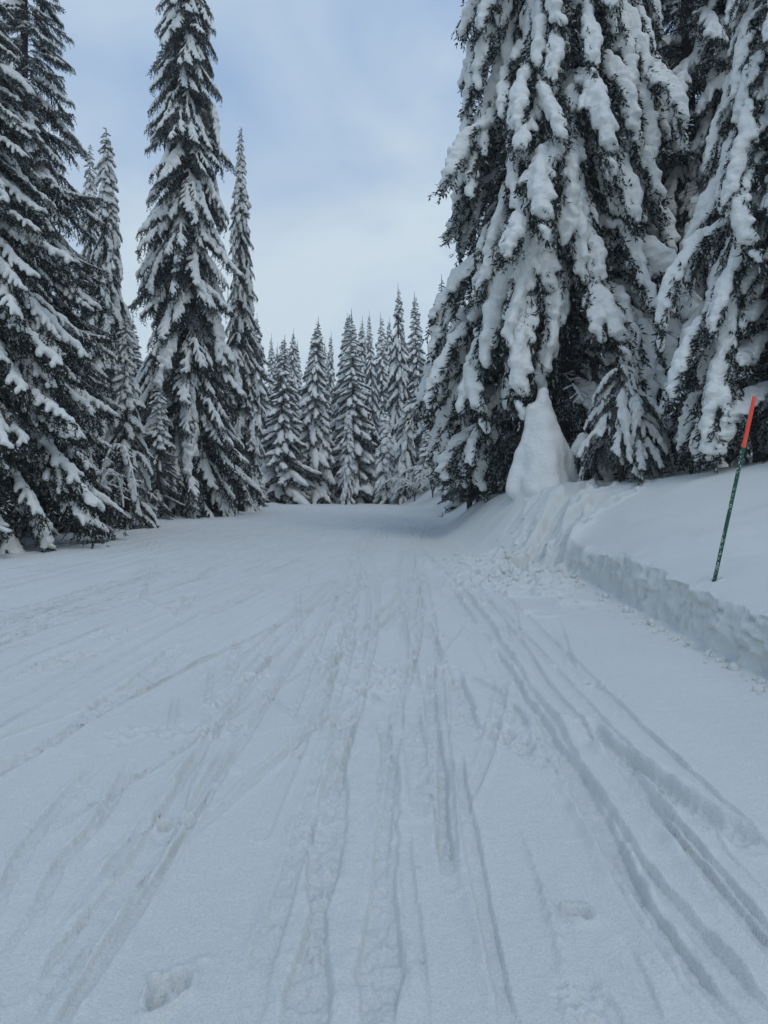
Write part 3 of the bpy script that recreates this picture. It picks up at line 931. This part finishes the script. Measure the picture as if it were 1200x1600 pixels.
# ------------------------------------------------------------------ far spruces: trunk, crown, snow
FB = []
for k in range(4):
    (v, f, mi), sm, reach, caps = gen_bough(300 + k, 'slope', vox=.08, step=.13, sprig_len=.26, sprig_w=.035, frost=.42, snow=True, snow_scale=3.3)
    FB.append(((v, f, mi), sm, reach))
FS = []
for k in range(2):
    (v, f, mi), sm, reach, caps = gen_bough(320 + k, 'spire', vox=.05, step=.10, sprig_len=.20, sprig_w=.03, frost=.3, snow=True, snow_scale=1.7)
    FS.append(((v, f, mi), sm, reach))
def far_variant(seed, H=12.0, R0=1.75, n=180, prof=.85, pitch=8, bend=None, ypow=.85, sscale=1.0):
    rs = np.random.RandomState(seed)
    Vf, Ff, Mf, Vs, Fs = [], [], [], [], []
    of = os_ = 0
    az = 0
    for i in range(n + 30):
        u = (i + rs.rand()) / n if i < n else 1 - .2 * rs.rand() ** 1.2
        zz = min(.3 + (H - .35) * u ** ypow, H - .03)
        az += 2.4 + rs.normal(0, .3)
        rad = max(R0 * (1 - zz / H) ** prof * rs.uniform(.78, 1.15), .28 * min(1, .3 + 7 * (1 - zz / H)))
        rad *= .75 + .25 * min(1, zz / 1.5)
        lib = FS if rad < .5 else FB
        (v, f, mi), sm, reach = lib[rs.randint(len(lib))]
        s = rad / reach
        g = .7 * s + .3 * min(1, s)
        if lib is FS:
            g = s
        pt = R(pitch + rs.normal(0, 7)) - (R(30) * max(0, (zz / H - .88) / .12))
        M = Matrix.Rotation(az, 3, 'Z') @ Matrix.Rotation(pt, 3, 'Y') @ Matrix.Rotation(R(rs.normal(0, 10)), 3, 'X')
        A = np.array(M) @ np.diag([s, g, g])
        A2 = np.array(M) @ np.diag([s, g * sscale, g * sscale])
        Vf.append(v @ A.T + (0, 0, zz)); Ff.append(f + of); Mf.append(mi); of += len(v)
        if rs.rand() < .95:
            Vs.append(sm[0] @ A2.T + (0, 0, zz)); Fs.append(sm[1] + os_); os_ += len(sm[0])
    Vf, Vs = np.concatenate(Vf), np.concatenate(Vs)
    if bend is not None:
        for V in (Vf, Vs):
            bx, bz = bend(V[:, 2])
            V[:, 0] += bx; V[:, 2] = bz
    mf = mesh_np('crown_far', Vf, np.concatenate(Ff), MB, np.concatenate(Mf), smooth=False)
    ms = mesh_np('snow_far', Vs, np.concatenate(Fs), [M_LOAD])
    return mf, ms, trunk_mesh('trunk_far', H + .35, .15, seed, bend), H, R0
FAR = [far_variant(400 + k, R0=1.75 + .25 * (k % 3), prof=(.8, .95, .7, .85, .75)[k], pitch=(6, 12, 9, 4, 14)[k]) for k in range(5)]
def far_spruce(px, ytop, d, Rw, label, var, rot, group='far spruces closing the end of the piste', zg=None, H=None):
    x = at(px, d)
    zg = gz(x, d) if zg is None else zg
    mf, ms, mt, H0, R0 = FAR[var]
    t = add('spruce_tree', None, label=label, category='tree', group=group)
    t.location = (x, d, zg - .1)
    hh = H or top_h(px, ytop, d, zg)
    q = random.Random(int(px * 7 + d * 13))
    t.rotation_euler = (R(q.gauss(0, 1.0)), R(q.gauss(0, 1.0)), rot)
    k = Rw / R0 * q.uniform(.82, 1.25)
    t.scale = (k * q.uniform(.92, 1.08), k * q.uniform(.92, 1.08), hh / H0)
    add('trunk', mt, t); add('crown', mf, t); add('snow', ms, t)
    return t
far_list = [
    (427, 525, 52, 1.5, 0, 'leftmost thin treetop of the far row, beside the left-hand giants'),
    (440, 527, 41, 2.2, 1, 'broad pale spruce at the left end of the far row, nearest the piste'),
    (454, 518, 55, 1.6, 2, 'dark pointed treetop behind the broad pale far spruce'),
    (464, 535, 58, 1.5, 3, 'short hidden treetop right of the broad pale far spruce'),
    (484, 501, 43, 1.9, 4, 'sharp-pointed spruce standing out left of the middle of the far row'),
    (506, 515, 50, 1.7, 0, 'narrow spruce right behind the sharp-pointed one in the far row'),
    (516, 522, 57, 1.5, 1, 'small treetop peeping out right of the sharp-pointed far spruce'),
    (539, 495, 46, 1.9, 2, 'spruce straight above the small white columnar tree'),
    (558, 489, 44, 1.9, 3, 'snowy spruce in the middle of the far row, right of the columnar tree'),
    (567, 499, 55, 1.6, 4, 'treetop hidden right behind the middle far spruce'),
    (586, 491, 50, 1.7, 1, 'left one of the twin treetops in the far row'),
    (596, 495, 54, 1.6, 0, 'right one of the twin treetops in the far row'),
    (608, 501, 58, 1.6, 2, 'low treetop left of the tall far spruce with the bare spike'),
    (624, 450, 44, 2.0, 4, 'tall far spruce with a spiky bare top above the bent tree'),
    (656, 464, 48, 2.0, 3, 'rounded tall spruce second from the right in the far row'),
    (686, 433, 43, 2.1, 0, 'tallest spruce of the far row, near its right end'),
    (702, 506, 56, 1.6, 1, 'low treetop half hidden right of the tallest far spruce'),
    (727, 449, 46, 2.0, 2, 'far spruce mostly hidden behind the huge right-hand spruce'),
]
for i, (px, yt, d, rw, var, lab) in enumerate(far_list):
    far_spruce(px, yt, d, rw * 1.05, lab, var, i * 1.3)
# deep wood behind: nothing in the picture tells these apart
rng = random.Random(77)
for k in range(13):
    px = 395 + k * 28 + rng.uniform(-6, 6); d = rng.uniform(64, 80)
    far_spruce(px, rng.uniform(535, 560), d, rng.uniform(2.2, 2.6), 'shaded spruce deep in the wood behind the far row', rng.randrange(5), rng.uniform(0, 6), 'spruces deep in the far wood')
for px, d in ((215, 33), (100, 28), (252, 37), (330, 40), (60, 26), (182, 39), (20, 34), (398, 47)):
    x = min(at(px, d), np.interp(d, EDGE_Y, EDGE_X) - 1.5)
    far_spruce(600 + x / d * F, 0, d, rng.uniform(2.0, 2.6), 'shaded spruce in the wood behind the left-hand trees', rng.randrange(5), rng.uniform(0, 6), 'spruces in the left-hand wood', H=rng.uniform(9, 13))
for px, d in ((1050, 24), (1090, 27), (1022, 30), (1118, 31), (985, 26), (1170, 24), (775, 28), (815, 31), (748, 37), (900, 33)):
    far_spruce(px, 0, d, rng.uniform(2.2, 3.0), 'shaded spruce in the wood behind the right-hand giants', rng.randrange(5), rng.uniform(0, 6), 'spruces in the right-hand wood', H=rng.uniform(12, 16) if px > 850 else rng.uniform(7, 9))

# small trees in front of the far row
FAR.append(far_variant(450, H=5.2, R0=.75, n=110, prof=.55, pitch=22, sscale=1.25))            # 5 columnar
def bend_top(z):
    z = np.asarray(z, float)
    h, rr = 4.6, 1.0
    a = np.clip((z - h) / rr, 0, None)
    a = np.minimum(a, 2.5)
    bx = np.where(z > h, rr * (1 - np.cos(a)), 0) + .03 * np.clip(z, 0, h) ** 1.5 * .2
    bz = np.where(z > h, h + rr * np.sin(a), z)
    return bx, bz
FAR.append(far_variant(451, H=7.4, R0=1.0, n=120, prof=.5, pitch=20, bend=bend_top, sscale=1.2))  # 6 bent
FAR.append(far_variant(452, H=4.6, R0=.85, n=100, prof=.7, pitch=18, sscale=1.25))              # 7 small
G_FRONT = 'small snowy trees before the far row'
far_spruce(541, 637, 38.6, .78, 'small slender columnar spruce thick with snow standing before the far row', 5, .4, G_FRONT)
far_spruce(630, 0, 38.5, 1.05, 'snowy spruce whose bent top arches over to the right', 6, 0.1, G_FRONT, H=7.4)
far_spruce(601, 640, 39.5, .9, 'slim small spruce between the columnar tree and the bent-topped one', 7, 2.0, G_FRONT)
far_spruce(668, 668, 37.5, 1.0, 'low spruce beside the bent-topped tree, above the snowy mound', 7, 4.0, G_FRONT)
far_spruce(402, 735, 34.5, .9, 'low snowy bush-like spruce at the foot of the left-hand giants', 7, 1.0, G_FRONT)
far_spruce(388, 690, 36.5, 1.2, 'snowy young spruce filling the gap right of the left-hand giants', 7, 5.0, G_FRONT)
far_spruce(700, 690, 33, 1.0, 'young spruce at the bend of the piste beside the dark snowless one', 7, 3.3, G_FRONT)

# ------------------------------------------------------------------ arched saplings with snow
def arched_shrub(px, d, label, seed, n=7, w=1.2, h=1.0, cat='shrub', group='arched snowy shrubs by the piste'):
    rs = np.random.RandomState(seed)
    x = at(px, d); z = gz(x, d)
    t = add('arched_shrub', None, label=label, category=cat, group=group)
    t.location = (x, d, z)
    for k in range(n):
        lv = Leaves(); caps = []
        a0 = rs.uniform(-.5, 3.6)
        dirv = np.array([math.cos(a0), math.sin(a0), 0])
        ww, hh = w * rs.uniform(.6, 1.15), h * rs.uniform(.6, 1.15)
        pts = []
        for q in np.linspace(0, 1, 14):
            ang = q * math.pi * .86
            pts.append(dirv * ww * .5 * (1 - math.cos(ang)) + np.array([0, 0, hh * math.sin(ang)]) + rs.normal(0, .012, 3))
        pts = np.array(pts)
        lv.tube(pts, .014, .004, 0, 5)
        for i in range(4, 13):
            ra = rs.uniform(.018, .034)
            caps.append((pts[i] + (0, 0, ra), pts[i + 1] + (0, 0, ra), ra, ra))
            for sg in (-1, 1):
                tv = unit(np.cross(dirv, (0, 0, 1)) * sg + dirv * .8 + np.array([0, 0, -.3])); q = [pts[i]]
                for _ in range(4):
                    tv = unit(tv + rs.normal(0, .15, 3) + np.array([0, 0, -.16])); q.append(q[-1] + tv * rs.uniform(.05, .11))
                lv.tube(q, .005, .002, 0, 3)
                for a in range(3):
                    caps.append((q[a] + np.array([0, 0, .014]), q[a + 1] + np.array([0, 0, .012]), .018, .015))
        v, f, mi = lv.arrays()
        b = add('branch', mesh_np('branch', v, f, [M_BARK], mi * 0), t)
        sm = snow_lump(caps, .018, .03, seed + k, amp=.004, freq=20)
        add('snow_load', mesh_np('snow_branch', sm[0], sm[1], [M_LOAD]), b)
    return t
arched_shrub(648, 36.5, 'low bush arched to the ground by snow below the bent-topped tree', 501, n=9, w=2.0, h=1.25)
arched_shrub(676, 34, 'twiggy frosted bush beside the dark snowless young spruce', 502, n=7, w=1.5, h=1.3)
arched_shrub(150, 18.6, 'thin bare sapling bowed over before the young drooping spruce', 503, n=4, w=1.6, h=2.4)
arched_shrub(62, 17.4, 'bare sapling with snowy forks at the foot of the leftmost tree', 504, n=3, w=1.0, h=2.0)

# ------------------------------------------------------------------ snow-buried sapling, capped stump
def snow_figure(px, d, H, W, label):
    x = at(px, d); z = gz(x, d)
    t = add('snow_buried_sapling', None, label=label, category='sapling')
    t.location = (x, d, z)
    s = H / 2.0
    caps = []
    body = [((0, -.15, -1.3), (0, 0, .6), .78, .46), ((0, 0, .6), (.01, 0, 1.2), .46, .27), ((.01, 0, 1.2), (.02, 0, 1.62), .27, .14), ((.02, 0, 1.62), (.03, 0, 1.86), .12, .10),
            ((-.20, -.02, 1.46), (-.30, -.02, 1.02), .13, .12), ((-.05, 0, 1.52), (-.22, 0, 1.50), .12, .12), ((-.30, -.02, 1.0), (-.42, -.05, .5), .08, .10),
            ((-.40, -.05, .55), (-.58, -.10, -.1), .14, .18), ((.24, -.05, 1.1), (.50, -.05, .2), .12, .17), ((.40, 0, .7), (.70, 0, -.1), .12, .16),
            ((.05, -.3, .8), (.05, -.55, -.1), .14, .2), ((-.15, -.25, .7), (-.25, -.5, -.1), .13, .18), ((.16, .1, 1.5), (.36, .1, 1.0), .08, .10)]
    for a, b, r0, r1 in body:
        k = W / .62
        caps.append((np.array(a) * (k, k, s), np.array(b) * (k, k, s), r0 * k, r1 * k))
    v, f = snow_lump(caps, .03, .10, 9, amp=.022, freq=7)
    add('snow_mantle', mesh_np('snow_mantle', v, f, [M_LOAD]), t)
    add('stem', trunk_mesh('stem', H * .8, .03, 3), t)
    rs = random.Random(4)
    for k in range(16):
        a = rs.uniform(-2.9, .2)
        mf, ms, reach, hang = rs.choice(LIB['bare'])
        b = add('bough', mf, t)
        zz = rs.uniform(.35, 1.35) * s
        b.location = (0, 0, zz)
        b.rotation_euler = (0, R(28), a)
        k2 = (.72 - .30 * zz / s) / reach * W / .62
        b.scale = (k2, k2, k2)
    return t
snow_figure(848, 15.5, 2.1, .66, 'young tree wrapped in a white cone of snow, like a cloaked figure')
x, d = at(911, 15.4), 15.4
z = gz(x, d)
t = add('tree_stump', None, label='broken stump with a thick cap of snow right of the snow-wrapped young tree', category='stump')
t.location = (x, d, z)
add('stump_wood', trunk_mesh('stump_wood', .75, .11, 8), t)
v, f = snow_lump([((0, 0, .75), (.02, 0, .9), .22, .15), ((-.15, 0, .66), (.18, -.05, .62), .12, .13), ((0, -.12, .7), (.05, -.2, .6), .14, .1)], .022, .08, 3, amp=.012, freq=12)
add('snow_cap', mesh_np('snow_cap', v, f, [M_LOAD]), t)

# ------------------------------------------------------------------ marker pole
PD = 7.3
p0 = np.array([at(1116, PD), PD, 0.0]); p0[2] = gz(p0[0], PD)
b_vis = np.array([at(1116, PD), PD, EYE - (920 - 800) / F * PD])
t_vis = np.array([at(1172, PD), PD - .12, EYE - (620 - 800) / F * (PD - .12)])
ax = unit(t_vis - b_vis)
Lp = float(np.linalg.norm(t_vis - p0))
def tube_mesh(name, z0, z1, r0, r1, m, k=20, cap=True, rings=6, rnd=.006):
    zs = [z0 + (z1 - z0) * q for q in np.linspace(0, 1, rings)]
    rr = [r0 + (r1 - r0) * q for q in np.linspace(0, 1, rings)]
    if cap:
        zs += [z1 + rnd * .7, z1 + rnd]; rr += [r1 * .8, r1 * .05]
    v, f = [], []
    for zz, r in zip(zs, rr):
        v += [(r * math.cos(2 * math.pi * q / k), r * math.sin(2 * math.pi * q / k), zz) for q in range(k)]
    for i in range(len(zs) - 1):
        f += [(i * k + j, i * k + (j + 1) % k, (i + 1) * k + (j + 1) % k, (i + 1) * k + j) for j in range(k)]
    return mesh_np(name, v, f, [m])
pole = add('marker_pole', None, label='leaning green piste marker pole with an orange-red top stuck in the right bank', category='marker pole')
pole.location = p0
pole.rotation_euler = Vector(ax).to_track_quat('Z', 'Y').to_euler()
zb = Lp * .735
add('shaft', tube_mesh('shaft', -.35, zb, .0185, .0185, M_GREEN, cap=False), pole)
band = add('top_section', tube_mesh('top_section', zb - .015, Lp, .0195, .0185, M_ORANGE), pole)
band['label'] = 'orange-red top section'
rs = np.random.RandomState(3)
caps = []
for k in range(150):
    zz = rs.uniform(.02, zb - .05) if k < 190 else rs.uniform(zb, Lp - .05)
    a = math.pi + rs.normal(0, .5) - .35
    if math.sin(zz * 7.0) + math.sin(zz * 17 + 1) * .7 + rs.normal(0, .7) < -.2:
        continue
    c = np.array([.0175 * math.cos(a), .0175 * math.sin(a), zz])
    caps.append((c, c + (0, 0, rs.uniform(.004, .03)), rs.uniform(.0020, .0048), rs.uniform(.0018, .004)))
vs, fs, o_ = [], [], 0
for c0, c1, ra, rb in caps:       # rime crystals on the weather side, small faceted grains
    m = (c0 + c1) / 2
    e = np.array([(ra, 0, 0), (0, ra, 0), (-ra, 0, 0), (0, -ra, 0)])
    vs += list(m + e) + [c0 - (0, 0, ra), c1 + (0, 0, rb)]
    fs += [(o_ + q, o_ + (q + 1) % 4, o_ + 5) for q in range(4)] + [(o_ + (q + 1) % 4, o_ + q, o_ + 4) for q in range(4)]
    o_ += 6
fr = add('rime', mesh_np('rime', vs, fs, [M_LOAD]), pole)
fr['kind'] = 'stuff'

# ------------------------------------------------------------------ little dark twig sticking out of the piste
x, y = px2xy(691, 807)
lv = Leaves()
lv.tube([(-.03, 0, -.10), (0, 0, .03), (.01, 0, .10), (0.0, .0, .17)], .018, .008, 0, 5)
lv.tube([(0, 0, .02), (-.10, .01, .035), (-.2, 0, .02)], .012, .006, 0, 5)
lv.tube([(0, 0, .05), (.06, .01, .10)], .009, .004, 0, 5)
v, f, mi = lv.arrays()
tw = add('twig', mesh_np('twig', v, f, [M_BARK], mi * 0), label='little dark twig poking out of the snow before the huge spruce', category='twig')
tw.location = (x, y, gz(x, y))

# ------------------------------------------------------------------ thin cold air over the whole place
hz = [(x, y, z) for x in (-620, 620) for y in (-420, 760) for z in (-9, 36)]
hf = [(0, 1, 3, 2), (4, 6, 7, 5), (0, 4, 5, 1), (2, 3, 7, 6), (0, 2, 6, 4), (1, 5, 7, 3)]
M_AIR = bpy.data.materials.new('air')
M_AIR.use_nodes = True
nt = M_AIR.node_tree
nt.nodes.clear()
mo = nt.nodes.new('ShaderNodeOutputMaterial')
pv = nt.nodes.new('ShaderNodeVolumePrincipled')
pv.inputs['Color'].default_value = (0.9, 0.93, 0.96, 1)
pv.inputs['Density'].default_value = 0.0012
nt.links.new(pv.outputs['Volume'], mo.inputs['Volume'])
add('haze', mesh_np('haze', hz, hf, [M_AIR], smooth=False), kind='stuff', label='thin cold winter air over the whole piste', category='haze')

# ------------------------------------------------------------------ loose clods of snow in the trampled strip and under the cut
rs = np.random.RandomState(12)
ico = np.array([(0, 0, 1), (.89, 0, .45), (.28, .85, .45), (-.72, .53, .45), (-.72, -.53, .45), (.28, -.85, .45), (.72, .53, -.45), (-.28, .85, -.45), (-.89, 0, -.45), (-.28, -.85, -.45), (.72, -.53, -.45), (0, 0, -1)])
icf = np.array([(0, 1, 2), (0, 2, 3), (0, 3, 4), (0, 4, 5), (0, 5, 1), (1, 6, 2), (2, 7, 3), (3, 8, 4), (4, 9, 5), (5, 10, 1), (6, 7, 2), (7, 8, 3), (8, 9, 4), (9, 10, 5), (10, 6, 1), (11, 7, 6), (11, 8, 7), (11, 9, 8), (11, 10, 9), (11, 6, 10)])
cv, cf, o_ = [], [], 0
for k in range(330):
    if k < 200:
        x = rs.normal(2.2, .45); y = rs.normal(12.0, 1.4) - .8 * (2.2 - x); r = rs.gamma(2.0, .010) + .008
    elif k < 330:
        y = rs.uniform(4.6, 12); x = 2.86 - rs.gamma(1.3, .07); r = rs.gamma(2.0, .008) + .006
    else:
        x, y, r = rs.uniform(-1.6, 1.8), rs.uniform(4.5, 12), rs.gamma(2.0, .005) + .005
    i = min(np.searchsorted(ROW, y), NR - 1)
    j = int(np.argmin(np.abs(GX[i] - x)))
    c = np.array([GX[i, j], GY[i, j], GZ[i, j] + r * .2])
    cv.append(ico * (r * rs.uniform(.6, 1.35, (12, 1))) * rs.uniform(.7, 1.2, 3) + c); cf.append(icf + o_); o_ += 12
add('snow_clods', mesh_np('snow_clods', np.concatenate(cv), np.concatenate(cf), [M_SNOW]), kind='stuff', label='loose clods of snow scattered along the foot of the right bank', category='snow')
